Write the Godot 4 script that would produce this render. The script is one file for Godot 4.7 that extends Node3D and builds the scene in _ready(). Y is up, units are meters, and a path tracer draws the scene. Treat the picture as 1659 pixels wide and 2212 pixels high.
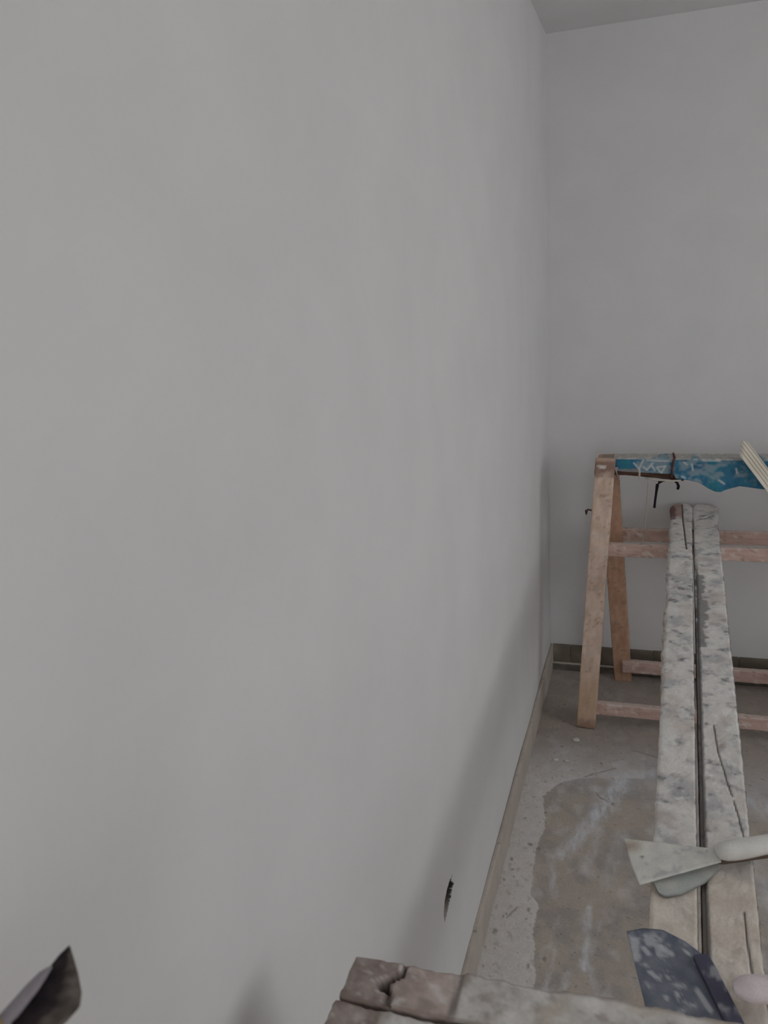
extends Node3D
# A freshly plastered room: two paint-caked sawhorses with two planks across their rails,
# scrapers on the planks. Left wall is x = 0, back wall z = 0, floor y = 0, metres.

var na := FastNoiseLite.new()   # coarse, about 0.15 m
var nb := FastNoiseLite.new()   # middle, about 0.04 m
var nc := FastNoiseLite.new()   # fine, about 0.01 m
var M := {}
var used := {}

const ROOM_X := 2.7
const ROOM_Z := 4.6
const ROOM_H := 2.443


func _ready() -> void:
	# ---- camera, sky, exposure -------------------------------------------------
	var cam := Camera3D.new()
	cam.name = "camera"
	cam.position = Vector3(0.38097, 1.64, 3.23805)
	cam.rotation = Vector3(deg_to_rad(-15.7603), deg_to_rad(18.7041), deg_to_rad(-3.7355))
	cam.fov = 64.50
	cam.near = 0.05
	cam.far = 60.0
	var lens := CameraAttributesPhysical.new()      # a phone lens: 2 mm opening
	lens.frustum_focal_length = 19.02
	lens.exposure_aperture = 7.0
	lens.frustum_focus_distance = 2.3
	cam.attributes = lens
	cam.fov = 64.50
	add_child(cam)
	cam.current = true

	var sky_mat := ProceduralSkyMaterial.new()      # bright overcast day outside
	sky_mat.sky_top_color = Color(0.96, 0.97, 0.98)
	sky_mat.sky_horizon_color = Color(0.97, 0.97, 0.97)
	sky_mat.ground_bottom_color = Color(0.93, 0.93, 0.93)
	sky_mat.ground_horizon_color = Color(0.93, 0.93, 0.93)
	sky_mat.energy_multiplier = 1.0
	var sky := Sky.new()
	sky.sky_material = sky_mat
	var env := Environment.new()
	env.background_mode = Environment.BG_SKY
	env.sky = sky
	env.tonemap_mode = Environment.TONE_MAPPER_LINEAR
	env.tonemap_exposure = 2.85
	env.sdfgi_enabled = true
	env.ssao_enabled = true
	env.ssil_enabled = true
	var we := WorldEnvironment.new()
	we.name = "world_environment"
	we.environment = env
	add_child(we)

	for s in [[na, 7.0, 11], [nb, 26.0, 23], [nc, 95.0, 37]]:
		s[0].seed = s[2]
		s[0].noise_type = FastNoiseLite.TYPE_SIMPLEX_SMOOTH
		s[0].frequency = s[1]
		s[0].fractal_octaves = 3
	make_materials()
	build_room()
	build_far_sawhorse()
	build_planks()
	build_near_sawhorse()
	build_sheet_and_cord()
	build_grooved_board()
	build_knives()
	build_pointed_tool()
	build_post()
	build_chips()


# ---------------------------------------------------------------- helpers
func numbered(called: String) -> String:
	var n: int = used.get(called, 0)
	used[called] = n + 1
	return called if n == 0 else "%s_%03d" % [called, n]


func tag(o: Node3D, label: String, category: String, group := "") -> Node3D:
	o.set_meta("label", label)
	o.set_meta("category", category)
	if group != "":
		o.set_meta("group", group)
	return o


func thing(called: String, at: Vector3, label: String, category: String, group := "") -> Node3D:
	var o := Node3D.new()
	o.name = numbered(called)
	o.position = at
	add_child(o)
	return tag(o, label, category, group)


func put(called: String, mesh: Mesh, mat: Material, parent: Node3D = null, offset := Vector3.ZERO) -> MeshInstance3D:
	var o := MeshInstance3D.new()
	o.mesh = mesh
	o.material_override = mat
	o.cast_shadow = GeometryInstance3D.SHADOW_CASTING_SETTING_ON
	if parent:
		o.name = called
		o.position = offset
		parent.add_child(o, true)
	else:
		o.name = numbered(called)
		o.position = offset
		add_child(o)
	return o


# a part whose mesh is given in world coordinates, hung under a thing
func part(called: String, mesh: Mesh, mat: Material, parent: Node3D) -> MeshInstance3D:
	var from := parent.position
	if parent.get_parent() != self:
		from += parent.get_parent().position
	return put(called, mesh, mat, parent, -from)


func struct(o: Node3D) -> Node3D:
	o.set_meta("kind", "structure")
	return o


func c8(r: float, g: float, b: float) -> Color:
	return Color(r / 255.0, g / 255.0, b / 255.0).srgb_to_linear()


func sst(a: float, b: float, x: float) -> float:
	return smoothstep(a, b, x)


func seg_dist(p: Vector2, a: Vector2, b: Vector2) -> float:
	var d := b - a
	var l := d.length_squared()
	var t := 0.0 if l < 1e-12 else clampf((p - a).dot(d) / l, 0.0, 1.0)
	return (p - (a + d * t)).length()


func line_dist(p: Vector2, pts: Array) -> float:
	var best := 1e9
	for i in pts.size() - 1:
		best = minf(best, seg_dist(p, pts[i], pts[i + 1]))
	return best


func vc_mat(rough: float, metal := 0.0, grain := 0.0, scale := 30.0) -> StandardMaterial3D:
	var m := StandardMaterial3D.new()
	m.vertex_color_use_as_albedo = true
	m.roughness = rough
	m.metallic = metal
	m.metallic_specular = 0.3
	if grain > 0.0:
		m.normal_enabled = true
		m.normal_scale = grain
		m.normal_texture = M.bumps
		m.albedo_texture = M.mottle
		m.uv1_triplanar = true
		m.uv1_world_triplanar = true
		m.uv1_scale = Vector3.ONE * scale
	return m


func make_materials() -> void:
	var n := FastNoiseLite.new()
	n.seed = 5
	n.noise_type = FastNoiseLite.TYPE_SIMPLEX_SMOOTH
	n.frequency = 0.03
	n.fractal_octaves = 4
	var bt := NoiseTexture2D.new()
	bt.width = 512
	bt.height = 512
	bt.seamless = true
	bt.as_normal_map = true
	bt.bump_strength = 5.0
	bt.noise = n
	M.bumps = bt
	var g := Gradient.new()
	g.set_color(0, Color(0.93, 0.928, 0.925))
	g.set_color(1, Color(1, 1, 1))
	var mt := NoiseTexture2D.new()
	mt.width = 512
	mt.height = 512
	mt.seamless = true
	mt.noise = n
	mt.color_ramp = g
	M.mottle = mt
	var n2 := FastNoiseLite.new()
	n2.seed = 9
	n2.noise_type = FastNoiseLite.TYPE_SIMPLEX_SMOOTH
	n2.frequency = 0.008
	n2.fractal_octaves = 3
	var g2 := Gradient.new()
	g2.set_color(0, Color(0.975, 0.975, 0.975))
	g2.set_color(1, Color(1, 1, 1))
	var wt := NoiseTexture2D.new()
	wt.width = 512
	wt.height = 512
	wt.seamless = true
	wt.noise = n2
	wt.color_ramp = g2
	M.wall_mottle = wt

	var w := StandardMaterial3D.new()            # smooth gypsum plaster, matt white
	w.albedo_color = Color(0.893, 0.892, 0.892)
	w.albedo_texture = M.wall_mottle
	w.vertex_color_use_as_albedo = true
	w.roughness = 0.95
	w.metallic_specular = 0.2
	w.uv1_triplanar = true
	w.uv1_world_triplanar = true
	w.uv1_scale = Vector3.ONE * 0.8
	M.wall = w
	M.mortar = vc_mat(0.95, 0.0, 0.35, 9.0)
	M.wood = vc_mat(0.85, 0.0, 0.25, 9.0)
	M.floor = vc_mat(0.9, 0.0, 0.25, 6.0)
	M.sheet = vc_mat(0.55)
	M.tool = vc_mat(0.6, 0.0, 0.2, 14.0)
	M.steel = vc_mat(0.5, 0.25, 0.15, 14.0)
	M.plain = vc_mat(0.8)


# collects quads and triangles given counter-clockwise from outside
class Soup:
	var st := SurfaceTool.new()
	var count := 0
	var flat := false

	func _init() -> void:
		st.begin(Mesh.PRIMITIVE_TRIANGLES)

	func v(p: Vector3, c: Color) -> int:
		st.set_color(c)
		st.set_smooth_group(-1 if flat else 0)
		st.add_vertex(p)
		count += 1
		return count - 1

	func tri(a: int, b: int, c: int) -> void:
		st.add_index(a)
		st.add_index(c)
		st.add_index(b)

	func quad(a: int, b: int, c: int, d: int) -> void:
		tri(a, b, c)
		tri(a, c, d)

	# axis-aligned box with hard, slightly bevelled edges
	func box(lo: Vector3, hi: Vector3, c: Color) -> void:
		flat = true
		for ax in 3:
			for s in [0, 1]:
				var u := (ax + 1) % 3
				var w := (ax + 2) % 3
				var q := []
				for k in [[0, 0], [1, 0], [1, 1], [0, 1]]:
					var p := Vector3.ZERO
					p[ax] = hi[ax] if s == 1 else lo[ax]
					p[u] = hi[u] if k[0] == 1 else lo[u]
					p[w] = hi[w] if k[1] == 1 else lo[w]
					q.append(v(p, c))
				if s == 1:
					quad(q[0], q[1], q[2], q[3])
				else:
					quad(q[3], q[2], q[1], q[0])
		flat = false

	func done() -> ArrayMesh:
		st.generate_normals()
		return st.commit()


func boxes(list: Array, c := Color.WHITE) -> ArrayMesh:
	var s := Soup.new()
	for b in list:
		s.box(b[0], b[1], c)
	return s.done()


# A rough sawn bar from a to b. w is its size along `side`, h along the other axis (made from side x dir).
# look(p, n, t) -> Color ; push(p, n, t) -> metres outward
func bar(a: Vector3, b: Vector3, w: float, h: float, side: Vector3, r: float, step_l: float, step_s: float, look: Callable, push = null, taper := 1.0, round_end := 0.0) -> ArrayMesh:
	var dir := (b - a).normalized()
	var sx := (side - dir * side.dot(dir)).normalized()
	var sy := dir.cross(sx).normalized()       # sx, sy, dir right-handed
	var sec: Array = []                         # [point, normal]
	var hw := w / 2.0
	var hh := h / 2.0
	var corners := [[1, -1, -PI / 2], [1, 1, 0.0], [-1, 1, PI / 2], [-1, -1, PI]]
	for k in 4:
		var cx: float = corners[k][0] * (hw - r)
		var cy: float = corners[k][1] * (hh - r)
		for j in 4:
			var an: float = corners[k][2] + PI / 2 * j / 3.0
			var nn := Vector2(cos(an), sin(an))
			sec.append([Vector2(cx, cy) + nn * r, nn])
		var nx: int = (k + 1) % 4
		var from: Vector2 = sec[-1][0]
		var an2: float = corners[nx][2]
		var to := Vector2(corners[nx][0] * (hw - r), corners[nx][1] * (hh - r)) + Vector2(cos(an2), sin(an2)) * r
		var cnt := int(from.distance_to(to) / step_s)
		for j in range(1, cnt):
			sec.append([from.lerp(to, float(j) / cnt), sec[-1][1] if j > 1 else Vector2(cos(an2), sin(an2))])
	var len := a.distance_to(b)
	var nl := maxi(2, int(len / step_l))
	var ts: Array = [[0.0, 0.0], [0.0, 1.0 - 0.6 * r / minf(hw, hh)]]
	ts.append([r * 0.4, 1.0 - 0.15 * r / minf(hw, hh)])
	for i in nl + 1:
		ts.append([lerpf(r, len - r, float(i) / nl), 1.0])
	ts.append([len - r * 0.4, 1.0 - 0.15 * r / minf(hw, hh)])
	ts.append([len, 1.0 - 0.6 * r / minf(hw, hh)])
	ts.append([len, 0.0])
	var s := Soup.new()
	var ns := sec.size()
	for k in ts.size():
		var t: float = ts[k][0] / len
		var sc: float = ts[k][1] * lerpf(1.0, taper, t)
		var cap: float = -1.0 if k < 2 else (1.0 if k >= ts.size() - 2 else 0.0)
		for j in ns:
			var q: Vector2 = sec[j][0] * sc
			if ts[k][0] < round_end:
				var e: float = 1.0 - ts[k][0] / round_end
				q.x *= sqrt(maxf(0.03, 1.0 - e * e * 0.95))
			var n2: Vector2 = sec[j][1]
			var n := sx * n2.x + sy * n2.y
			if cap != 0.0:
				n = dir * cap
			var p = a + dir * ts[k][0] + sx * q.x + sy * q.y
			var col: Color = look.call(p, n, t)
			if push != null:
				p += n * float(push.call(p, n, t))
			s.v(p, col)
	for k in ts.size() - 1:
		for j in ns:
			var j2 := (j + 1) % ns
			s.quad(k * ns + j, k * ns + j2, (k + 1) * ns + j2, (k + 1) * ns + j)
	return s.done()


# a round tube through points; radii per point; sy squashes it vertically
func tube(pts: Array, radii: Array, sides: int, look: Callable, squash := 1.0) -> ArrayMesh:
	var s := Soup.new()
	var n := pts.size()
	for i in n:
		var d: Vector3 = (pts[mini(i + 1, n - 1)] - pts[maxi(i - 1, 0)]).normalized()
		var ref := Vector3.UP if absf(d.y) < 0.95 else Vector3.RIGHT
		var sx := ref.cross(d).normalized()
		var sy := d.cross(sx)
		for j in sides:
			var an := TAU * j / sides
			var p: Vector3 = pts[i] + (sx * cos(an) + sy * sin(an) * squash) * float(radii[i])
			s.v(p, look.call(p, Vector3.UP, float(i) / (n - 1)))
	for i in n - 1:
		for j in sides:
			var j2 := (j + 1) % sides
			s.quad(i * sides + j, i * sides + j2, (i + 1) * sides + j2, (i + 1) * sides + j)
	for e in [0, n - 1]:
		var c := s.v(pts[e], look.call(pts[e], Vector3.UP, 0.0 if e == 0 else 1.0))
		for j in sides:
			var j2 := (j + 1) % sides
			if e == 0:
				s.tri(c, j2, j)
			else:
				s.tri(c, e * sides + j, e * sides + j2)
	return s.done()


func along(pts: Array, t: float) -> Vector3:
	var total := 0.0
	for i in pts.size() - 1:
		total += pts[i].distance_to(pts[i + 1])
	var want := clampf(t, 0.0, 1.0) * total
	for i in pts.size() - 1:
		var l: float = pts[i].distance_to(pts[i + 1])
		if want <= l or i == pts.size() - 2:
			return pts[i].lerp(pts[i + 1], clampf(want / maxf(l, 1e-9), 0.0, 1.0))
		want -= l
	return pts[-1]


# a plate of some thickness lofted between two polylines (a lies left of b seen along the lines, from above)
func slab(a: Array, b: Array, thick: float, n: int, m: int, look: Callable, push = null) -> ArrayMesh:
	var s := Soup.new()
	for lay in 2:
		for i in n + 1:
			var pa := along(a, float(i) / n)
			var pb := along(b, float(i) / n)
			for j in m + 1:
				var p := pa.lerp(pb, float(j) / m)
				var col: Color = look.call(p, Vector2(float(i) / n, float(j) / m))
				if lay == 0 and push != null and i > 0 and i < n and j > 0 and j < m:
					p.y += float(push.call(p))
				if lay == 1:
					p.y -= thick
				s.v(p, col)
	var w := m + 1
	var q := (n + 1) * w
	for i in n:
		for j in m:
			var k := i * w + j
			s.quad(k, k + 1, k + w + 1, k + w)
			s.quad(q + k, q + k + w, q + k + w + 1, q + k + 1)
	for i in n:
		for e in [0, m]:
			var k: int = i * w + e
			if e == 0:
				s.quad(k, k + w, q + k + w, q + k)
			else:
				s.quad(k, q + k, q + k + w, k + w)
	for j in m:
		for e in [0, n]:
			var k: int = e * w + j
			if e == 0:
				s.quad(k, q + k, q + k + 1, k + 1)
			else:
				s.quad(k, k + 1, q + k + 1, q + k)
	return s.done()


func lines(parts: Array) -> Array:      # [[from, to, step], ...] -> sorted coordinates
	var out := []
	for p in parts:
		var n := maxi(1, int(round((p[1] - p[0]) / p[2])))
		for i in n:
			out.append(lerpf(p[0], p[1], float(i) / n))
	out.append(parts[-1][1])
	return out


# ---------------------------------------------------------------- the room
func build_room() -> void:
	build_floor()
	build_left_wall()
	var t := 0.2
	# back wall and front wall (the front one holds a doorway, behind the camera)
	struct(put("wall_back", boxes([[Vector3(-t, -0.15, -t), Vector3(ROOM_X + t, ROOM_H + 0.15, 0)]]), M.wall))
	var dz := ROOM_Z
	struct(put("wall_front", boxes([
		[Vector3(-t, -0.15, dz), Vector3(0.15, ROOM_H + 0.15, dz + t)],
		[Vector3(1.1, -0.15, dz), Vector3(ROOM_X + t, ROOM_H + 0.15, dz + t)],
		[Vector3(0.15, 2.05, dz), Vector3(1.1, ROOM_H + 0.15, dz + t)],
		[Vector3(0.15, -0.15, dz), Vector3(1.1, 0.0, dz + t)]]), M.wall))
	# right wall with the window opening that lights the room
	var x := ROOM_X
	var z0 := 0.9
	var z1 := 2.8
	var y0 := 0.95
	var y1 := 2.36
	struct(put("wall_right", boxes([
		[Vector3(x, -0.15, -t), Vector3(x + t, y0, ROOM_Z + t)],
		[Vector3(x, y1, -t), Vector3(x + t, ROOM_H + 0.15, ROOM_Z + t)],
		[Vector3(x, y0, -t), Vector3(x + t, y1, z0)],
		[Vector3(x, y0, z1), Vector3(x + t, y1, ROOM_Z + t)]]), M.wall))
	struct(put("ceiling", boxes([[Vector3(-t, ROOM_H, -t), Vector3(ROOM_X + t, ROOM_H + 0.15, ROOM_Z + t)]]), M.wall))

	# skirting: single tiles along both walls
	var rng := RandomNumberGenerator.new()
	rng.seed = 4
	var back := Node3D.new()
	back.name = "baseboard_back"
	add_child(back)
	struct(back)
	var x0 := 0.012
	var xs := [0.085]
	while xs[-1] < ROOM_X - 0.4:
		xs.append(xs[-1] + 0.33)
	xs.append(ROOM_X)
	for e in xs:
		var k := rng.randf_range(0.92, 1.06)
		var col := c8(122 * k, 115 * k, 103 * k)
		var h := 0.108 + rng.randf_range(-0.001, 0.001)
		put("tile", bar(Vector3(x0 + 0.0003, h / 2 + 0.001, 0.0055), Vector3(e - 0.0003, h / 2 + 0.001, 0.0055), h, 0.011, Vector3.UP, 0.002, 0.03, 0.02,
			func(p, _n, _t): return col.lerp(c8(170, 160, 148), 0.5 * sst(0.15, 0.6, nb.get_noise_3dv(p * 0.6)) + (0.75 * sst(0.022, 0.012, p.x + 0.1 * maxf(0.0, 0.09 - p.y)) if p.x < 0.05 else 0.0))), M.wood, back)
		x0 = e
	# low mortar step in front of the tiles, dusty on top
	put("mortar_step", bar(Vector3(0.012, 0.0155, 0.021), Vector3(ROOM_X, 0.0155, 0.021), 0.031, 0.02, Vector3.UP, 0.003, 0.02, 0.006,
		func(p, n, _t): return c8(222, 214, 204) if n.y > 0.5 else c8(112, 108, 102).lerp(c8(150, 142, 134), sst(-0.1, 0.5, nb.get_noise_3dv(p)))), M.wood, back)
	var left := Node3D.new()
	left.name = "baseboard_left"
	add_child(left)
	struct(left)
	var z := 0.0
	while z < ROOM_Z - 0.01:
		var e := minf(z + 0.33, ROOM_Z)
		put("tile", bar(Vector3(0.006, 0.054, z + 0.0008), Vector3(0.006, 0.054, e - 0.0008), 0.109, 0.012, Vector3.UP, 0.003, 0.012, 0.012,
			func(p, _n, _t):
				var d := 0.5 + 0.6 * na.get_noise_3dv(p) + 0.35 * nb.get_noise_3dv(p)
				return c8(190, 180, 170).lerp(c8(208, 199, 190), clampf(d, 0, 1))), M.wood, left)
		z = e

	# window frame and door frame (out of the picture, they hold the openings)
	var wf := boxes([
		[Vector3(x + 0.08, y0, z0), Vector3(x + 0.13, y0 + 0.05, z1)], [Vector3(x + 0.08, y1 - 0.05, z0), Vector3(x + 0.13, y1, z1)],
		[Vector3(x + 0.08, y0 + 0.05, z0), Vector3(x + 0.13, y1 - 0.05, z0 + 0.05)], [Vector3(x + 0.08, y0 + 0.05, z1 - 0.05), Vector3(x + 0.13, y1 - 0.05, z1)],
		[Vector3(x + 0.085, y0 + 0.05, 1.88), Vector3(x + 0.125, y1 - 0.05, 1.92)]], c8(210, 208, 204))
	struct(put("window_1", wf, M.plain))
	var df := boxes([
		[Vector3(0.15, 0, dz + 0.05), Vector3(0.20, 2.05, dz + 0.15)], [Vector3(1.05, 0, dz + 0.05), Vector3(1.1, 2.05, dz + 0.15)],
		[Vector3(0.20, 2.0, dz + 0.05), Vector3(1.05, 2.05, dz + 0.15)]], c8(150, 120, 95))
	struct(put("door_1", df, M.plain))


func build_left_wall() -> void:
	# a chipped gouge low in the plaster, cut into the surface (y, z)
	var gouge := PackedVector2Array([Vector2(0.404, 1.813), Vector2(0.398, 1.826), Vector2(0.371, 1.803), Vector2(0.374, 1.822), Vector2(0.364, 1.833), Vector2(0.361, 1.851), Vector2(0.353, 1.875), Vector2(0.350, 1.895), Vector2(0.375, 1.900), Vector2(0.398, 1.886), Vector2(0.408, 1.863), Vector2(0.409, 1.847), Vector2(0.409, 1.834)])
	var ys := lines([[-0.15, 0.0, 0.15], [0.0, 0.34, 0.05], [0.34, 0.42, 0.0016], [0.42, ROOM_H, 0.05], [ROOM_H, ROOM_H + 0.15, 0.15]])
	var zs := lines([[-0.2, 0.0, 0.2], [0.0, 1.80, 0.05], [1.80, 1.91, 0.0022], [1.91, ROOM_Z, 0.05], [ROOM_Z, ROOM_Z + 0.2, 0.2]])
	var s := Soup.new()
	var dark := c8(84, 78, 74)
	for y in ys:
		for z in zs:
			var x: float = 0.0025 * na.get_noise_2d(y * 0.25, z * 0.25)
			var col := Color.WHITE
			if y > 0.34 and y < 0.42 and z > 1.8 and z < 1.91:
				var q := Vector2(y, z)
				if Geometry2D.is_point_in_polygon(q, gouge):
					var edge := 1.0
					for i in gouge.size():
						edge = minf(edge, seg_dist(q, gouge[i], gouge[(i + 1) % gouge.size()]))
					var deep := 1.0 - sst(1.825, 1.89, z)
					x -= (0.003 + 0.022 * deep) * sst(0.0, 0.006, edge) + 0.002 * (nc.get_noise_2d(y * 3.0, z * 3.0) + 0.5)
					col = dark.lerp(c8(200, 194, 188), sst(1.825, 1.89, z) * 0.85)
			s.v(Vector3(minf(x, 0.001), y, z), col)
	var w := zs.size()
	for i in ys.size() - 1:
		for j in w - 1:
			var k := i * w + j
			s.quad(k, k + w, k + w + 1, k + 1)
	# turn so that the front looks into the room, then the body of the wall behind
	s.box(Vector3(-0.2, -0.15, -0.2), Vector3(-0.045, ROOM_H + 0.15, ROOM_Z + 0.2), Color.WHITE)
	var mesh := s.done()
	struct(put("wall_left", mesh, M.wall))


func build_floor() -> void:
	var border := PackedVector2Array([Vector2(-0.3, 0.50), Vector2(0.40, 0.50), Vector2(0.40, 0.76), Vector2(0.20, 0.80), Vector2(0.13, 0.84), Vector2(0.08, 0.93), Vector2(0.105, 1.066), Vector2(0.094, 1.178), Vector2(0.097, 1.298), Vector2(0.104, 1.38), Vector2(0.13, 1.409), Vector2(0.127, 1.502), Vector2(0.151, 1.66), Vector2(0.15, 2.4), Vector2(-0.3, 2.4)])
	# swept streaks of white plaster: from, to, half width, strength
	var smears := [
		[Vector2(0.325, 0.80), Vector2(0.256, 0.986), 0.030, 0.9], [Vector2(0.256, 0.986), Vector2(0.17, 1.20), 0.026, 0.75],
		[Vector2(0.30, 0.78), Vector2(0.42, 0.72), 0.03, 0.5], [Vector2(0.205, 0.86), Vector2(0.33, 0.83), 0.02, 0.4],
		[Vector2(0.26, 1.387), Vector2(0.262, 1.59), 0.010, 0.75], [Vector2(0.262, 1.57), Vector2(0.30, 1.66), 0.012, 0.5],
		[Vector2(0.225, 1.62), Vector2(0.205, 1.74), 0.008, 0.7], [Vector2(0.14, 1.21), Vector2(0.165, 1.37), 0.010, 0.6],
		[Vector2(0.27, 1.05), Vector2(0.24, 1.25), 0.015, 0.4], [Vector2(0.19, 1.55), Vector2(0.17, 1.75), 0.006, 0.5],
		[Vector2(0.33, 1.05), Vector2(0.30, 1.30), 0.02, 0.35], [Vector2(0.60, 0.75), Vector2(0.78, 0.85), 0.05, 0.55], [Vector2(0.62, 1.0), Vector2(0.75, 1.3), 0.05, 0.45]]
	var specks := [[0.073, 1.173, 0.006], [0.101, 1.185, 0.005], [0.098, 1.01, 0.004], [0.105, 1.06, 0.004], [0.024, 1.335, 0.005], [0.103, 1.433, 0.005], [0.105, 1.465, 0.004], [0.042, 1.47, 0.004], [0.05, 1.46, 0.004], [0.164, 1.585, 0.008], [0.03, 1.25, 0.006], [0.04, 1.29, 0.005], [0.05, 1.32, 0.004], [0.10, 0.45, 0.006], [0.11, 0.62, 0.006], [0.03, 1.53, 0.008], [0.13, 1.62, 0.006], [0.25, 0.70, 0.006], [0.09, 0.32, 0.007], [0.30, 0.92, 0.008]]
	var lines_ := [[Vector2(0.20, 0.79), Vector2(0.30, 0.72)], [Vector2(0.245, 0.87), Vector2(0.262, 0.90)], [Vector2(0.262, 0.90), Vector2(0.285, 0.91)], [Vector2(0.055, 1.475), Vector2(0.075, 1.43)], [Vector2(0.35, 0.60), Vector2(0.50, 0.64)]]
	var s := Soup.new()
	var xs := lines([[-0.2, 0.0, 0.2], [0.0, 0.34, 0.003], [0.34, 1.0, 0.01], [1.0, ROOM_X + 0.2, 0.08]])
	var zs := lines([[-0.2, 0.0, 0.2], [0.0, 1.8, 0.004], [1.8, 2.5, 0.03], [2.5, ROOM_Z + 0.2, 0.08]])
	var bare := c8(198, 187, 175)
	var dim := c8(178, 171, 165)
	var dust := c8(238, 235, 233)
	var white := c8(236, 239, 245)
	for z in zs:
		for x in xs:
			var q := Vector2(x, z)
			var p := Vector3(x, 0, z)
			var a := na.get_noise_3dv(p)
			var b := nb.get_noise_3dv(p)
			var c := nc.get_noise_3dv(p)
			var col := bare.lerp(dim, sst(-0.35, 0.45, a + 0.3 * b))
			var y := 0.0008 * b
			var wob := q + Vector2(0.006 * b + 0.002 * c, 0.008 * nb.get_noise_3d(x, 3.0, z))
			# thin dust everywhere, thick along the wall
			col = col.lerp(dust, 0.38 * sst(0.0, 0.6, nb.get_noise_3d(x * 0.5, 7.0, z * 0.35) + 0.3 * a))
			if z < 0.95:
				col = col.lerp(c8(164, 155, 148), 0.6 * sst(0.8, 0.5, z + 0.15 * a))
				col = col.lerp(c8(202, 202, 207), 0.75 * exp(-pow((z - 0.72 - 0.12 * b) / 0.13, 2.0)) * (0.6 + 0.4 * b))
			if x < 0.4 and Geometry2D.is_point_in_polygon(wob, border):
				var full := sst(0.56, 0.92, z + 0.12 * a)
				col = col.lerp(dust, (0.78 + 0.2 * b) * full)
				y += 0.0012 * full
				col = col.lerp(c8(190, 181, 172), 0.55 * sst(0.28, 0.55, nb.get_noise_3d(x * 1.3, 9.0, z * 1.3)))
			if x < 1.0 and z < 2.0:
				for m in smears:
					var d := seg_dist(wob, m[0], m[1])
					if d < m[2] * 1.6:
						var streak := 0.5 + 0.9 * nb.get_noise_3d(x * 1.8, 1.0, z * 0.6) + 0.25 * c
						col = col.lerp(white, clampf(0.85 * m[3] * (1.0 - sst(m[2] * 0.1, m[2] * 1.6, d)) * (0.2 + streak), 0.0, 1.0))
				for m in specks:
					var d2 = Vector2(wob.x - m[0], (wob.y - m[1]) * 0.8).length() / m[2]
					if d2 < 1.2:
						col = col.lerp(c8(140, 132, 127), 0.7 * sst(1.2, 0.5, d2))
				for m in lines_:
					col = col.lerp(c8(130, 126, 126), 0.6 * sst(0.005, 0.001, seg_dist(wob, m[0], m[1])))
			# fine spatter
			col = col.lerp(c8(204, 202, 198), sst(0.52, 0.6, c) * 0.7)
			col = col.lerp(c8(104, 98, 94), sst(0.50, 0.62, nc.get_noise_3d(x * 0.7, 5.0, z * 0.7)) * 0.5)
			s.v(Vector3(x, y, z), col)
	var w := xs.size()
	for i in zs.size() - 1:
		for j in w - 1:
			var k := i * w + j
			s.quad(k, k + w, k + w + 1, k + 1)
	s.box(Vector3(-0.2, -0.15, -0.2), Vector3(ROOM_X + 0.2, -0.01, ROOM_Z + 0.2), dim)
	struct(put("floor", s.done(), M.floor))


# ---------------------------------------------------------------- wood and mortar colours
func timber(p: Vector3, base: Color, deep: Color, spat: float) -> Color:
	var grain := nb.get_noise_3d(p.x * 2.2, p.y * 0.5, p.z * 2.2)
	var col := base.lerp(deep, clampf(0.35 + 0.8 * grain + 0.5 * na.get_noise_3dv(p), 0.0, 1.0))
	col = col.lerp(c8(206, 196, 188), spat * sst(0.18, 0.42, nb.get_noise_3dv(p * 1.1 + Vector3(5, 2, 1))))
	col = col.lerp(c8(150, 130, 118), 0.5 * sst(0.38, 0.6, nb.get_noise_3dv(p * 0.7 + Vector3(8, 8, 8)) * 0.5 + nc.get_noise_3dv(p * 0.5 + Vector3(1, 7, 3))))
	return col


func rail_look(p: Vector3, n: Vector3, _t: float) -> Color:
	# lengthwise grain runs along x, the old pink paint shows
	var g := nb.get_noise_3d(p.x * 0.4, p.y * 2.4, p.z * 2.4)
	var col := c8(222, 194, 184).lerp(c8(196, 162, 148), clampf(0.4 + 0.9 * g, 0, 1))
	col = col.lerp(c8(234, 222, 216), 0.8 * sst(0.2, 0.45, nb.get_noise_3dv(p * 0.9 + Vector3(3, 3, 8))))
	if n.y > 0.6:
		col = col.lerp(c8(228, 214, 206), 0.55)
	col = col.lerp(c8(150, 120, 110), 0.6 * sst(0.33, 0.5, nb.get_noise_3dv(p * 1.4 + Vector3(9, 1, 4))))
	return col


func rough(p: Vector3, _n: Vector3, _t: float) -> float:
	return 0.0011 * nb.get_noise_3dv(p) + 0.0006 * nc.get_noise_3dv(p)


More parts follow.
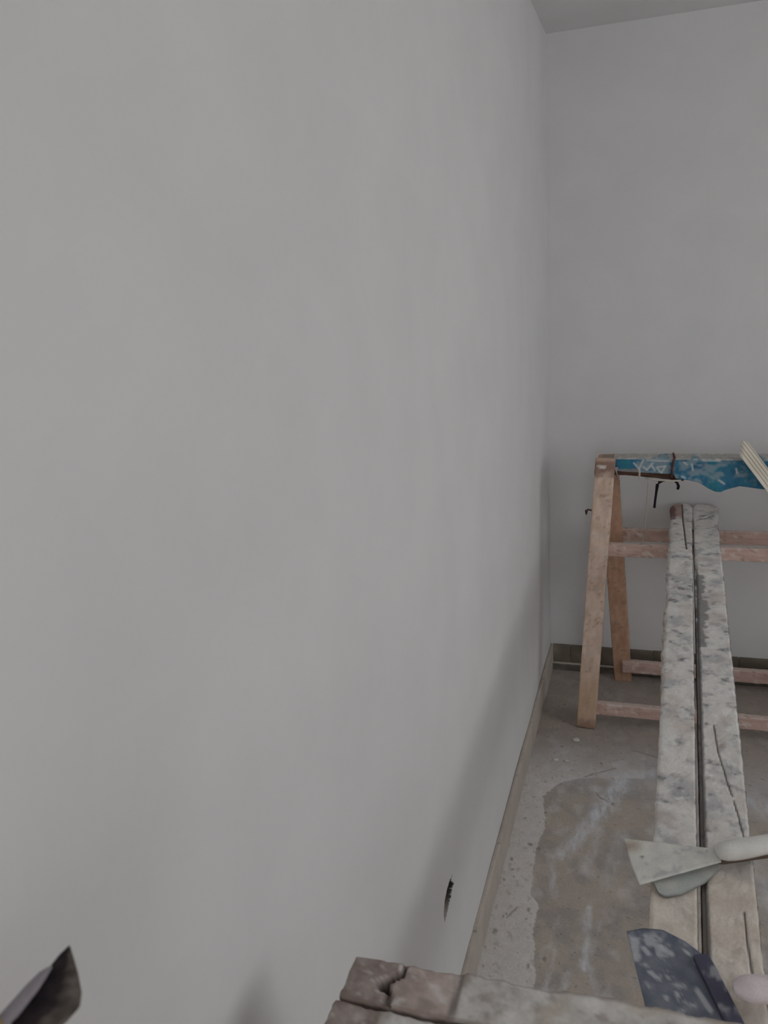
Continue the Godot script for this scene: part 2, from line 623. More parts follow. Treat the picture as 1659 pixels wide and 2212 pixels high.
func build_far_sawhorse() -> void:
	var o := thing("sawhorse", Vector3(0.7, 0, 0.27), "pinkish wooden sawhorse in the far corner with blue plastic on its top beam", "sawhorse", "")
	var beam_look := func(p: Vector3, n: Vector3, _t: float) -> Color:
		var col := c8(112, 84, 70).lerp(c8(82, 62, 54), clampf(0.5 + nb.get_noise_3d(p.x * 0.5, p.y * 2, p.z * 2), 0, 1))
		if n.y > 0.5:
			col = col.lerp(c8(188, 174, 162), 0.7)
		return col
	part("top_beam", bar(Vector3(0.222, 0.962, 0.295), Vector3(1.24, 0.962, 0.295), 0.078, 0.058, Vector3.BACK, 0.004, 0.02, 0.01, beam_look, rough), M.wood, o)
	part("packing_strip", bar(Vector3(0.305, 0.943, 0.299), Vector3(0.50, 0.924, 0.299), 0.066, 0.020, Vector3.BACK, 0.003, 0.01, 0.008, func(p, _n, _t): return c8(96, 78, 66).lerp(c8(74, 58, 50), clampf(0.5 + nb.get_noise_3dv(p), 0, 1)), rough), M.wood, o)
	var front_look := func(p: Vector3, n: Vector3, _t: float) -> Color:
		var col := timber(p, c8(236, 212, 196), c8(206, 178, 156), 0.5)
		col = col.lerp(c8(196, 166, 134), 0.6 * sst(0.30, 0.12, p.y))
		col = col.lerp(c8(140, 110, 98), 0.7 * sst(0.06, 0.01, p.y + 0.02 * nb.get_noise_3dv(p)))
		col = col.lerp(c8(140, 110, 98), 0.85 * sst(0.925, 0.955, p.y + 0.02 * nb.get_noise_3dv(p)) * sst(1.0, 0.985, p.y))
		col = col.lerp(c8(196, 166, 150), 0.8 * sst(0.984, 0.990, p.y))
		if seg_dist(Vector2(p.x, p.y), Vector2(0.212, 0.972), Vector2(0.236, 0.966)) < 0.005 + 0.003 * nc.get_noise_3dv(p):
			col = c8(226, 216, 208)
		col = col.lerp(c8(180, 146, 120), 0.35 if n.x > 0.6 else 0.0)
		return col
	var rear_look := func(p: Vector3, _n: Vector3, _t: float) -> Color:
		return timber(p, c8(212, 172, 146), c8(186, 144, 120), 0.15)
	var side := Vector3(1, 0, 0)
	for e in [0, 1]:
		var fx0: float = 0.236 if e == 0 else 1.206
		var fx1: float = 0.183 if e == 0 else 1.262
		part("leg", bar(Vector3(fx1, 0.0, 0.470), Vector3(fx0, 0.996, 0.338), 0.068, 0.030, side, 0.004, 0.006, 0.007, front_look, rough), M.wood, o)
		var rx0: float = 0.240 if e == 0 else 1.20
		var rx1: float = 0.303 if e == 0 else 1.14
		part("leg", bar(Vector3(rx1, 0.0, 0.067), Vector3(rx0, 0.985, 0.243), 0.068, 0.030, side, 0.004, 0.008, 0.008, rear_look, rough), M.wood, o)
	# rails: two half way up, two just above the floor
	part("rail", bar(Vector3(0.225, 0.667, 0.366), Vector3(1.225, 0.669, 0.366), 0.046, 0.028, Vector3.UP, 0.003, 0.008, 0.006, rail_look, rough), M.wood, o)
	part("rail", bar(Vector3(0.265, 0.663, 0.170), Vector3(1.18, 0.665, 0.170), 0.048, 0.028, Vector3.UP, 0.003, 0.008, 0.006, rail_look, rough), M.wood, o)
	part("rail", bar(Vector3(0.20, 0.072, 0.446), Vector3(1.25, 0.072, 0.446), 0.046, 0.028, Vector3.UP, 0.003, 0.008, 0.006, rail_look, rough), M.wood, o)
	part("rail", bar(Vector3(0.30, 0.078, 0.098), Vector3(1.15, 0.078, 0.098), 0.050, 0.028, Vector3.UP, 0.003, 0.008, 0.006, rail_look, rough), M.wood, o)
	var rust := func(_p, _n, _t): return c8(78, 64, 60)
	part("nail", tube([Vector3(0.196, 0.806, 0.352), Vector3(0.183, 0.808, 0.352), Vector3(0.176, 0.810, 0.352), Vector3(0.172, 0.806, 0.352), Vector3(0.1715, 0.796, 0.352), Vector3(0.172, 0.790, 0.352)], [0.003, 0.003, 0.0034, 0.0056, 0.0036, 0.002], 8, rust), M.plain, o)


# top surface height of the planks
func deck(z: float) -> float:
	return 0.735 + (z - 0.2) * (0.66 - 0.735) / 1.95


func build_planks() -> void:
	# each: far centre x, near centre x (at z = 0.03 and 2.15), width, label
	var spec := [[0.507, 0.4355, 0.073, "left one of two mortar-crusted planks laid side by side across the sawhorse rails"], [0.589, 0.5185, 0.083, "right one of two mortar-crusted planks laid side by side, with a long curved crack"]]
	var crack := [Vector2(0.528, 1.56), Vector2(0.530, 1.662), Vector2(0.538, 1.73), Vector2(0.540, 1.759), Vector2(0.546, 1.80)]
	var crack2 := [Vector2(0.547, 1.815), Vector2(0.551, 1.85), Vector2(0.553, 1.878), Vector2(0.556, 1.91)]
	var crack3 := [Vector2(0.540, 2.09), Vector2(0.539, 2.152), Vector2(0.541, 2.23)]
	var end_r := [Vector2(0.553, 0.197), Vector2(0.585, 0.180), Vector2(0.612, 0.158)]
	var end_l := [Vector2(0.512, 0.222), Vector2(0.530, 0.212), Vector2(0.548, 0.205)]
	var end_v := [Vector2(0.507, 0.02), Vector2(0.5055, 0.20), Vector2(0.508, 0.50)]
	for k in 2:
		var s: Array = spec[k]
		var z0 := 0.018
		var z1 := 2.78
		var slope: float = (s[1] - s[0]) / 2.12
		var th := 0.047
		var a := Vector3(s[0], deck(z0) - th / 2, z0)
		var b := Vector3(s[0] + slope * (z1 - z0), deck(z1) - th / 2, z1)
		var off := Vector3(k * 3.7, k * 1.3, k * 2.1)
		var look := func(p: Vector3, n: Vector3, _t: float) -> Color:
			var q := p + off
			var big := na.get_noise_3dv(q * Vector3(1.6, 1, 1))
			var mid := nb.get_noise_3d(q.x * 0.75, q.y, q.z * 0.8)
			var fine := nc.get_noise_3d(q.x * 0.6, q.y, q.z * 0.8)
			var col := c8(240, 237, 232).lerp(c8(222, 218, 213), clampf(0.5 + 0.8 * big + 0.4 * mid, 0, 1))
			# soft grey cement clouds, then small dark marks drawn across the width
			col = col.lerp(c8(176, 178, 182), 0.62 * sst(0.0, 0.5, 0.8 * big + 0.55 * nb.get_noise_3dv(q * 0.55 + Vector3(2, 2, 2))))
			col = col.lerp(c8(164, 165, 169), 0.55 * sst(0.12, 0.5, mid + 0.3 * fine))
			col = col.lerp(c8(112, 111, 113), 0.7 * sst(0.40, 0.68, mid + 0.35 * fine + 0.3 * big))
			col = col.lerp(c8(250, 249, 247), 0.5 * sst(0.14, 0.4, nb.get_noise_3d(q.x + 4.0, q.y, q.z * 1.3 + 2.0)))
			col = col.lerp(c8(214, 198, 190), 0.5 * sst(0.1, 0.5, na.get_noise_3dv(q * 1.3 + Vector3(6, 6, 6))))
			var near := sst(1.93, 2.05, p.z)
			col = col.lerp(c8(238, 226, 212).lerp(c8(214, 198, 182), clampf(0.3 + 1.2 * nb.get_noise_3dv(q * 0.6), 0, 1)), near * 0.7)
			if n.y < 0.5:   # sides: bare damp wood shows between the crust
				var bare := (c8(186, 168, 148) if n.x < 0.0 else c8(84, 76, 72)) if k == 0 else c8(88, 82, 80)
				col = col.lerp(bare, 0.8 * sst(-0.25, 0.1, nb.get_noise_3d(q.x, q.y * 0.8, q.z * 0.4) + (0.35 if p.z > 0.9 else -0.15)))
			var v := Vector2(p.x, p.z)
			if n.y > 0.3:
				if k == 1:
					var d := minf(line_dist(v, crack3), minf(line_dist(v, crack), line_dist(v, crack2)))
					col = col.lerp(c8(96, 88, 84), 1.0 - sst(0.0004, 0.0024, d))
					col = col.lerp(c8(64, 56, 54), 1.0 - sst(0.0010, 0.004, line_dist(v, end_r)))
					# the bare hewn edge beside the gap
					var edge: float = p.x - (s[0] + slope * (p.z - z0) - s[2] / 2.0)
					col = col.lerp(c8(128, 124, 122), 0.8 * sst(0.013, 0.008, edge + 0.004 * mid) * sst(0.55, 0.75, p.z))
					if p.z > 0.72 and p.z < 1.2:
						col = col.lerp(c8(134, 132, 131), 0.8 * sst(0.034, 0.026, edge + 0.022 * mid + 0.04 * absf(p.z - 0.95)))
				else:
					col = col.lerp(c8(96, 88, 84), 0.8 * (1.0 - sst(0.0008, 0.004, line_dist(v, end_l))))
					col = col.lerp(c8(110, 98, 94), 0.9 * (1.0 - sst(0.001, 0.004, line_dist(v, end_v))))
					if p.z < 0.2 and p.x < 0.504:
						col = col.lerp(c8(176, 138, 130), 0.75 * sst(0.2, 0.15, p.z + 0.04 * mid))
						col = col.lerp(c8(104, 72, 68), 0.7 * sst(0.484, 0.476, p.x + 0.01 * mid))
			return col
		var push := func(p: Vector3, n: Vector3, _t: float) -> float:
			var q := p + off
			var d := 0.0020 * nb.get_noise_3dv(q) + 0.0009 * nc.get_noise_3dv(q)
			if (k == 0 and n.x > 0.5) or (k == 1 and n.x < -0.5):
				d = d * 0.3 - 0.0006
			if n.y > 0.3:
				var v := Vector2(p.x, p.z)
				if k == 1:
					d -= 0.0018 * (1.0 - sst(0.0004, 0.0025, minf(line_dist(v, crack3), minf(line_dist(v, crack), line_dist(v, crack2)))))
					d -= 0.006 * (1.0 - sst(0.001, 0.005, line_dist(v, end_r)))
					var edge: float = p.x - (s[0] + slope * (p.z - z0) - s[2] / 2.0)
					d -= 0.014 * sst(0.011, 0.0, edge) * sst(0.55, 0.8, p.z)
				else:
					d -= 0.005 * (1.0 - sst(0.001, 0.005, line_dist(v, end_l)))
					d -= 0.005 * (1.0 - sst(0.001, 0.004, line_dist(v, end_v)))
				d += 0.008 * sst(0.24, 0.10, p.z)          # crust piled on the far ends
			elif n.x < -0.5 and k == 0:
				d += 0.007 * sst(-0.1, 0.4, nb.get_noise_3d(q.x, 0.0, q.z * 0.5)) * sst(-0.045, -0.012, p.y - deck(p.z)) * sst(1.5, 1.3, p.z)
				d -= 0.004 * sst(-0.02, -0.045, p.y - deck(p.z))
			return d
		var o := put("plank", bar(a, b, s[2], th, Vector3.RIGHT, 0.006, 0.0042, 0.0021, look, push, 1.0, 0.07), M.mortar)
		tag(o, s[3], "plank", "planks across the sawhorse rails")


func build_near_sawhorse() -> void:
	var o := thing("sawhorse", Vector3(0.62, 0, 2.655), "near sawhorse at the bottom edge, its two top boards caked with mortar", "sawhorse", "")
	var crack := [Vector2(0.158, 2.588), Vector2(0.157, 2.612), Vector2(0.143, 2.626), Vector2(0.151, 2.636), Vector2(0.152, 2.655)]
	var joint := [Vector2(0.213, 2.655), Vector2(0.2155, 2.632), Vector2(0.217, 2.60)]
	var look := func(p: Vector3, n: Vector3, _t: float) -> Color:
		var b := nb.get_noise_3dv(p)
		var c := nc.get_noise_3dv(p)
		var v := Vector2(p.x, p.z)
		var col := c8(228, 225, 221).lerp(c8(204, 200, 195), clampf(0.45 + 1.1 * b, 0, 1))
		if p.x < 0.21 and p.z < 2.653:
			col = c8(216, 200, 193).lerp(c8(186, 170, 162), clampf(0.5 + 1.3 * b + 0.5 * c, 0, 1))
		col = col.lerp(c8(168, 156, 148), 0.6 * sst(0.1, 0.5, nc.get_noise_3dv(p * 0.5 + Vector3(1, 2, 3)) + 0.5 * b))
		col = col.lerp(c8(240, 238, 235), 0.6 * sst(0.2, 0.5, nb.get_noise_3dv(p * 1.2 + Vector3(7, 2, 3))))
		if p.x < 0.152:
			col = c8(178, 166, 160).lerp(c8(146, 132, 126), clampf(0.5 + 1.2 * b + 0.6 * c, 0, 1))
			col = col.lerp(c8(222, 216, 210), 0.6 * sst(0.28, 0.5, nc.get_noise_3dv(p * 0.7 + Vector3(2, 2, 2))))
		if p.x > 0.29:
			col = col.lerp(c8(206, 195, 182), 0.6 * sst(-0.1, 0.3, na.get_noise_3dv(p * 2.0)))
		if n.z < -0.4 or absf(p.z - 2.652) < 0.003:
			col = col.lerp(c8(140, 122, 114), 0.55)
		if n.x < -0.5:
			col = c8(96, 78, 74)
		if n.y > 0.3 and p.z < 2.654:
			col = col.lerp(c8(52, 42, 40), 1.0 - sst(0.001, 0.0035, line_dist(v, crack)))
			col = col.lerp(c8(60, 48, 46), 1.0 - sst(0.004, 0.0065, v.distance_to(Vector2(0.1425, 2.630))))
			col = col.lerp(c8(128, 114, 108), 0.8 * (1.0 - sst(0.002, 0.005, line_dist(v, joint))))
		return col
	var push := func(p: Vector3, n: Vector3, _t: float) -> float:
		var d := 0.0022 * nb.get_noise_3dv(p) + 0.0010 * nc.get_noise_3dv(p)
		var v := Vector2(p.x, p.z)
		if n.y > 0.3:
			d += 0.003 * sst(0.215, 0.222, p.x) * (1.0 - 0.7 * sst(0.30, 0.31, p.x) * sst(0.335, 0.325, p.x))
			if p.z < 2.654:
				d -= 0.006 * (1.0 - sst(0.001, 0.004, line_dist(v, crack)))
				d -= 0.012 * (1.0 - sst(0.003, 0.007, v.distance_to(Vector2(0.1425, 2.630))))
			d += 0.004 * sst(2.606, 2.599, p.z) * sst(0.29, 0.32, p.x)
			d += 0.0015 * nb.get_noise_3dv(p * 1.6)
		return d
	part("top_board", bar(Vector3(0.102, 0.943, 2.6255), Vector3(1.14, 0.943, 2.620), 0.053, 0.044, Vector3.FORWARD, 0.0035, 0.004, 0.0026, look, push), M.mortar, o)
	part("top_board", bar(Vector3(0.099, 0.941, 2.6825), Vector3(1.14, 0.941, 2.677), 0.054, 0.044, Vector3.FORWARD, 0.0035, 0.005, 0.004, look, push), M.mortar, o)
	var leg_look := func(p: Vector3, _n: Vector3, _t: float) -> Color:
		return timber(p, c8(190, 176, 164), c8(160, 136, 118), 0.6)
	for e in [0, 1]:
		var x0: float = 0.15 if e == 0 else 1.09
		var x1: float = 0.12 if e == 0 else 1.13
		part("leg", bar(Vector3(x1, 0, 2.44), Vector3(x0, 0.92, 2.605), 0.068, 0.03, Vector3.RIGHT, 0.004, 0.02, 0.012, leg_look, rough), M.wood, o)
		part("leg", bar(Vector3(x1, 0, 2.86), Vector3(x0, 0.92, 2.70), 0.068, 0.03, Vector3.RIGHT, 0.004, 0.02, 0.012, leg_look, rough), M.wood, o)
	for q in [[0.571, 2.562], [0.566, 2.742], [0.08, 2.475], [0.08, 2.825]]:
		part("rail", bar(Vector3(0.13, q[0], q[1]), Vector3(1.12, q[0], q[1]), 0.048, 0.028, Vector3.UP, 0.003, 0.02, 0.01, rail_look, rough), M.wood, o)


# ---------------------------------------------------------------- plastic sheet, strap, string
func hem(x: float) -> float:
	var pts := [[0.26, 0.952], [0.302, 0.947], [0.38, 0.944], [0.464, 0.940], [0.472, 0.926], [0.513, 0.921], [0.547, 0.913], [0.578, 0.893], [0.60, 0.884], [0.616, 0.882], [0.637, 0.891], [0.675, 0.904], [0.709, 0.899], [0.76, 0.892], [0.86, 0.905], [0.95, 0.888], [1.05, 0.91], [1.3, 0.92]]
	for i in pts.size() - 1:
		if x <= pts[i + 1][0]:
			return lerpf(pts[i][1], pts[i + 1][1], (x - pts[i][0]) / (pts[i + 1][0] - pts[i][0]))
	return 0.92


func build_sheet_and_cord() -> void:
	var o := thing("plastic_sheet", Vector3(0.7, 0.99, 0.3), "torn blue plastic sheet smeared with paint, wrapped over the far sawhorse's top beam", "sheet")
	# white brush strokes and runs on the front, as (x, y) strokes
	var strokes := []
	var px := func(x: float, y: float) -> Vector2: return Vector2(0.267 + (x - 1328.0) * 0.00151, 0.995 - (y - 990.0) * 0.00165)
	for q in [[1371, 1000, 1383, 1013], [1394, 986, 1383, 1013], [1383, 1013, 1383, 1026], [1392, 1008, 1400, 1014], [1400, 1014, 1412, 1000], [1422, 1010, 1432, 1021], [1432, 1021, 1440, 1006], [1440, 1006, 1424, 1008], [1410, 1005, 1418, 1016], [1480, 998, 1486, 1002], [1497, 1002, 1499, 1014], [1555, 1034, 1566, 1041], [1590, 1010, 1592, 1019], [1477, 1028, 1483, 1030], [1400, 994, 1455, 995], [1520, 993, 1555, 994]]:
		strokes.append([px.call(q[0], q[1]), px.call(q[2], q[3])])
	var s := Soup.new()
	var xs := lines([[0.264, 0.76, 0.0022], [0.76, 1.18, 0.01]])
	var m := 44
	for lay in 2:
		for x in xs:
			var h := hem(x)
			for j in m + 1:
				var u := float(j) / m
				var p: Vector3
				var nrm: Vector3
				if u < 0.3:
					var w := u / 0.3
					p = Vector3(x, 0.9935, lerpf(0.262, 0.334, w))
					nrm = Vector3.UP
				else:
					var w := (u - 0.3) / 0.7
					p = Vector3(x, lerpf(0.9935, h, w), 0.337)
					nrm = Vector3.BACK
					var free := sst(0.945, 0.90, p.y)
					p.z += 0.010 * free + 0.005 * free * nb.get_noise_3d(x * 0.6, 0, 0)
				var b := nb.get_noise_3dv(p)
				var lift := 0.0022 + 0.0018 * b + 0.0006 * nc.get_noise_3dv(p)
				if u > 0.26 and u < 0.34:
					nrm = (Vector3.UP + Vector3.BACK).normalized()
					lift += 0.001
				if lay == 1:
					lift -= 0.0012
				var col := c8(66, 128, 156).lerp(c8(50, 104, 134), clampf(0.5 + b, 0, 1))
				col = col.lerp(c8(48, 126, 140), sst(0.15, 0.5, na.get_noise_3d(x * 2.0, 4, 0)))
				var smear := nb.get_noise_3d(p.x * 0.7, p.y * 1.1 + 6.0, 0) + 0.4 * na.get_noise_3d(p.x * 1.6, 2.0, p.y)
				if nrm.z > 0.9:
					var cover := lerpf(0.0, 0.32, sst(0.915, 0.97, p.y))
					if x > 0.36 and x < 0.47:
						cover += 0.15
					if x < 0.34 and p.y > 0.955:
						cover -= 0.5
					col = col.lerp(c8(148, 162, 170), 0.7 * sst(-0.05, 0.5, smear + cover))
					if x < 0.355 and p.y < 0.958 + 0.004 * b:
						col = col.lerp(c8(150, 140, 138), 0.8)
					for q in strokes:
						var d := seg_dist(Vector2(p.x, p.y), q[0], q[1])
						col = col.lerp(c8(206, 208, 206), 0.7 * (1.0 - sst(0.0008, 0.0052, d + 0.0012 * nc.get_noise_3dv(p))))
				else:
					col = c8(176, 172, 166).lerp(c8(110, 146, 160), sst(-0.05, 0.35, smear + 0.2 * sst(0.30, 0.334, p.z)))
					col = col.lerp(c8(214, 210, 204), 0.8 * sst(0.1, 0.4, nc.get_noise_3d(x * 0.4, 3, p.z)))
				s.v(p + nrm * lift, col)
	var wd := m + 1
	var half := xs.size() * wd
	for i in xs.size() - 1:
		for j in m:
			var k := i * wd + j
			s.quad(k, k + 1, k + wd + 1, k + wd)
			s.quad(half + k, half + k + wd, half + k + wd + 1, half + k + 1)
		var e := i * wd + m
		s.quad(e, half + e, half + e + wd, e + wd)
		var f := i * wd
		s.quad(f, f + wd, half + f + wd, half + f)
	part("sheet", s.done(), M.sheet, o)
	var rag := func(p, _n, _t): return c8(132, 128, 126).lerp(c8(176, 172, 168), clampf(0.4 + nc.get_noise_3dv(p), 0, 1))
	part("torn_strip", tube([Vector3(0.272, 0.965, 0.346), Vector3(0.274, 0.948, 0.352), Vector3(0.279, 0.932, 0.352), Vector3(0.285, 0.918, 0.35), Vector3(0.286, 0.908, 0.35)], [0.008, 0.006, 0.0045, 0.0035, 0.002], 8, rag, 0.4), M.sheet, o)
	# pale dried drip below the beam
	var pale := func(p, _n, _t): return c8(186, 176, 166).lerp(c8(214, 206, 198), clampf(0.5 + nc.get_noise_3dv(p), 0, 1))
	part("paint_run", tube([Vector3(0.368, 0.925, 0.336), Vector3(0.395, 0.920, 0.338), Vector3(0.43, 0.9165, 0.339), Vector3(0.465, 0.917, 0.343), Vector3(0.488, 0.922, 0.349)], [0.0015, 0.0035, 0.004, 0.004, 0.002], 8, pale), M.plain, o)
	part("paint_run", tube([Vector3(0.352, 0.958, 0.345), Vector3(0.351, 0.94, 0.347), Vector3(0.351, 0.924, 0.347)], [0.002, 0.0034, 0.002], 8, pale), M.plain, o)

	var black := func(_p, _n, _t): return c8(36, 33, 34)
	var brown := func(p, _n, _t): return c8(96, 66, 62).lerp(c8(150, 120, 112), sst(0.1, 0.5, nc.get_noise_3dv(p)) * 0.7)
	var t := thing("strap", Vector3(0.46, 0.92, 0.34), "brown tie round the blue-wrapped beam with a bent black strap end hanging below", "strap")
	part("tie", tube([Vector3(0.463, 0.997, 0.262), Vector3(0.464, 0.9995, 0.30), Vector3(0.465, 0.998, 0.338), Vector3(0.461, 0.985, 0.3445), Vector3(0.459, 0.96, 0.3445), Vector3(0.457, 0.935, 0.344), Vector3(0.457, 0.9275, 0.333), Vector3(0.457, 0.9275, 0.30), Vector3(0.458, 0.928, 0.258), Vector3(0.460, 0.96, 0.2515), Vector3(0.463, 0.996, 0.258)], [0.0035, 0.004, 0.0042, 0.0042, 0.004, 0.004, 0.0035, 0.0035, 0.0035, 0.0035, 0.0035], 8, brown), M.plain, t)
	part("strap_end", tube([Vector3(0.404, 0.818, 0.338), Vector3(0.406, 0.845, 0.338), Vector3(0.409, 0.875, 0.338), Vector3(0.412, 0.903, 0.339), Vector3(0.416, 0.911, 0.340), Vector3(0.430, 0.915, 0.341), Vector3(0.450, 0.917, 0.342), Vector3(0.466, 0.917, 0.343), Vector3(0.477, 0.910, 0.344), Vector3(0.481, 0.899, 0.345), Vector3(0.479, 0.888, 0.345)], [0.0045, 0.0042, 0.0045, 0.006, 0.006, 0.0022, 0.0018, 0.0026, 0.0045, 0.0055, 0.0045], 10, black), M.plain, t)
	var thread := func(_p, _n, _t): return c8(168, 162, 146)
	var y := put("string", tube([Vector3(0.381, 0.93, 0.345), Vector3(0.379, 0.87, 0.345), Vector3(0.376, 0.80, 0.347), Vector3(0.373, 0.74, 0.35), Vector3(0.366, 0.70, 0.372), Vector3(0.362, 0.69, 0.378)], [0.0014, 0.0014, 0.0018, 0.0024, 0.003, 0.002], 6, thread), M.plain)
	tag(y, "thin pale string hanging from the blue-wrapped beam down to the rail", "string")


func build_grooved_board() -> void:
	var up := Vector3(0.669, 1.010, 0.352)
	var dir := (Vector3(1.42, 0.004, 0.535) - up).normalized()
	var nrm := Vector3(0.0, 0.17, 1.0)
	nrm = (nrm - dir * nrm.dot(dir)).normalized()
	var acr := nrm.cross(dir).normalized()        # across the board
	if acr.y < 0.0:
		acr = -acr
	var width := 0.046
	var thick := 0.014
	var length := 1.25
	var n := 44
	var start := func(s: float) -> float:
		return lerpf(0.0, -0.0356, s / 0.031) if s < 0.031 else lerpf(-0.0356, -0.0253, (s - 0.031) / 0.015)
	var s := Soup.new()
	var steps := 60
	for lay in 2:
		for i in steps + 1:
			for j in n + 1:
				var q := width * j / n
				var a: float = lerpf(start.call(q), length, float(i) / steps)
				var groove := 0.0
				for g in [0.011, 0.021, 0.031, 0.041]:
					groove = maxf(groove, 1.0 - sst(0.0006, 0.0022, absf(q - g)))
				var p := up + dir * a + acr * q
				var col := c8(240, 234, 221).lerp(c8(228, 220, 204), clampf(0.5 + nb.get_noise_3dv(p * 0.6), 0, 1))
				col = col.lerp(c8(176, 164, 144), 0.5 * groove)
				p += nrm * (thick - 0.0022 * groove if lay == 0 else 0.0)
				s.v(p, col)
	var w := n + 1
	var half := (steps + 1) * w
	for i in steps:
		for j in n:
			var k := i * w + j
			s.quad(k, k + w, k + w + 1, k + 1)
			s.quad(half + k, half + k + 1, half + k + w + 1, half + k + w)
		for e in [0, n]:
			var k: int = i * w + e
			s.quad(k, half + k, half + k + w, k + w)
	for j in n:
		for e in [0, steps]:
			var k: int = e * w + j
			s.quad(k, k + 1, half + k + 1, half + k)
	var o := put("grooved_board", s.done(), M.plain)
	tag(o, "cream grooved board leaning diagonally against the blue-wrapped sawhorse top", "board")


# ---------------------------------------------------------------- scrapers on the planks
func build_knives() -> void:
	var plaster := func(p: Vector3, _uv: Vector2) -> Color:
		var col := c8(240, 239, 231).lerp(c8(224, 224, 218), clampf(0.45 + 1.1 * nb.get_noise_3dv(p), 0, 1))
		col = col.lerp(c8(186, 187, 191), 0.6 * sst(0.22, 0.5, nb.get_noise_3dv(p * 1.2 + Vector3(8, 0, 2))))
		col = col.lerp(c8(176, 150, 130), 0.7 * sst(0.028, 0.0, Vector2(p.x - 0.368, p.z - 1.992).length()))
		col = col.lerp(c8(120, 108, 90), 0.7 * (1.0 - sst(0.002, 0.005, Vector2(p.x - 0.387, p.z - 2.016).length())))
		return col
	var bump := func(p: Vector3) -> float: return 0.0012 * nb.get_noise_3dv(p) + 0.0006 * nc.get_noise_3dv(p)
	var grip := func(p: Vector3, _n: Vector3, _t: float) -> Color:
		return c8(240, 238, 233).lerp(c8(222, 220, 214), clampf(0.4 + 1.0 * nb.get_noise_3dv(p), 0, 1))

	# the lower of the two crossed-over scrapers
	var b := thing("putty_knife", Vector3(0.45, 0.665, 2.04), "grey-green putty knife lying underneath the white-crusted one on the planks", "putty knife", "putty knives stacked on the planks")
	var green := func(p: Vector3, uv: Vector2) -> Color:
		var col := c8(196, 202, 197).lerp(c8(216, 214, 208), clampf(0.4 + 1.2 * nb.get_noise_3dv(p), 0, 1))
		return col.lerp(c8(120, 122, 118), 0.7 * sst(0.93, 1.0, uv.y))
	var h0 := 0.0045
	var near := [Vector3(0.4085, 0, 2.066), Vector3(0.414, 0, 2.082), Vector3(0.424, 0, 2.087), Vector3(0.449, 0, 2.077), Vector3(0.485, 0, 2.045), Vector3(0.512, 0, 2.006)]
	var far := [Vector3(0.395, 0, 2.03), Vector3(0.40, 0, 2.02), Vector3(0.43, 0, 2.01), Vector3(0.46, 0, 2.0), Vector3(0.48, 0, 1.99), Vector3(0.505, 0, 1.982)]
	for arr in [near, far]:
		for i in arr.size():
			arr[i].y = deck(arr[i].z) + h0 + 0.003 * clampf((arr[i].x - 0.42) / 0.09, 0, 1)
	part("blade", slab(far, near, 0.0025, 40, 20, green, bump), M.tool, b)
	part("handle", tube([Vector3(0.498, 0.678, 1.995), Vector3(0.515, 0.6805, 1.992), Vector3(0.55, 0.681, 1.975), Vector3(0.66, 0.681, 1.925), Vector3(0.668, 0.681, 1.921)], [0.006, 0.009, 0.010, 0.010, 0.005], 14, func(p, n, t): return c8(120, 100, 90)), M.tool, b)

	# the white-crusted one on top
	var a := thing("putty_knife", Vector3(0.45, 0.675, 2.02), "wide putty knife crusted white with plaster lying on top of another across the planks", "putty knife", "putty knives stacked on the planks")
	var left := [Vector3(0.356, 0.6795, 1.975), Vector3(0.371, 0.677, 2.038), Vector3(0.384, 0.6755, 2.078)]
	var right := [Vector3(0.507, 0.692, 1.984), Vector3(0.509, 0.692, 1.997), Vector3(0.511, 0.691, 2.012)]
	part("blade", slab(right, left, 0.003, 24, 50, plaster, bump), M.tool, a)
	var hp := []
	var hr := []
	for i in 15:
		var t := i / 14.0
		hp.append(Vector3(0.505, 0.7005, 2.005).lerp(Vector3(0.645, 0.705, 1.940), t))
		hr.append([0.012, 0.0175, 0.019, 0.0195, 0.0195, 0.019, 0.0185, 0.018, 0.018, 0.018, 0.0185, 0.019, 0.019, 0.017, 0.010][i])
	part("handle", tube(hp, hr, 20, grip, 0.72), M.tool, a)

	# blue steel taping knife, nearest
	var k := thing("taping_knife", Vector3(0.46, 0.67, 2.26), "blue-grey steel taping knife with plaster smears lying in front of the white putty knife", "taping knife")
	var daubs := [[Vector2(0.379, 2.190), Vector2(0.382, 2.222), 0.009], [Vector2(0.392, 2.203), Vector2(0.399, 2.213), 0.006], [Vector2(0.416, 2.197), Vector2(0.430, 2.207), 0.007], [Vector2(0.422, 2.283), Vector2(0.423, 2.284), 0.005], [Vector2(0.437, 2.276), Vector2(0.438, 2.277), 0.005], [Vector2(0.463, 2.262), Vector2(0.480, 2.292), 0.006], [Vector2(0.448, 2.196), Vector2(0.455, 2.202), 0.004], [Vector2(0.402, 2.246), Vector2(0.412, 2.254), 0.005]]
	var steel := func(p: Vector3, uv: Vector2) -> Color:
		var col := c8(112, 117, 132).lerp(c8(138, 142, 153), clampf(0.45 + 1.1 * nb.get_noise_3dv(p), 0, 1))
		col = col.lerp(c8(204, 208, 213), 0.75 * sst(0.1, 0.5, 0.8 * nb.get_noise_3dv(p * 1.1 + Vector3(4, 1, 6)) + 0.4 * nc.get_noise_3dv(p) + 0.3 * sst(0.35, 0.1, uv.y) - 0.1))
		col = col.lerp(c8(104, 108, 128), 0.7 * sst(0.06, 0.0, uv.y))
		var v := Vector2(p.x, p.z) + Vector2(0.003, 0.004) * nc.get_noise_3dv(p)
		for q in daubs:
			col = col.lerp(c8(212, 215, 220), 0.75 * sst(q[2], q[2] * 0.3, seg_dist(v, q[0], q[1])))
		return col
	var yk := 0.0125
	var top := [Vector3(0.367, 0, 2.176), Vector3(0.391, 0, 2.166), Vector3(0.419, 0, 2.165), Vector3(0.451, 0, 2.180), Vector3(0.476, 0, 2.200)]
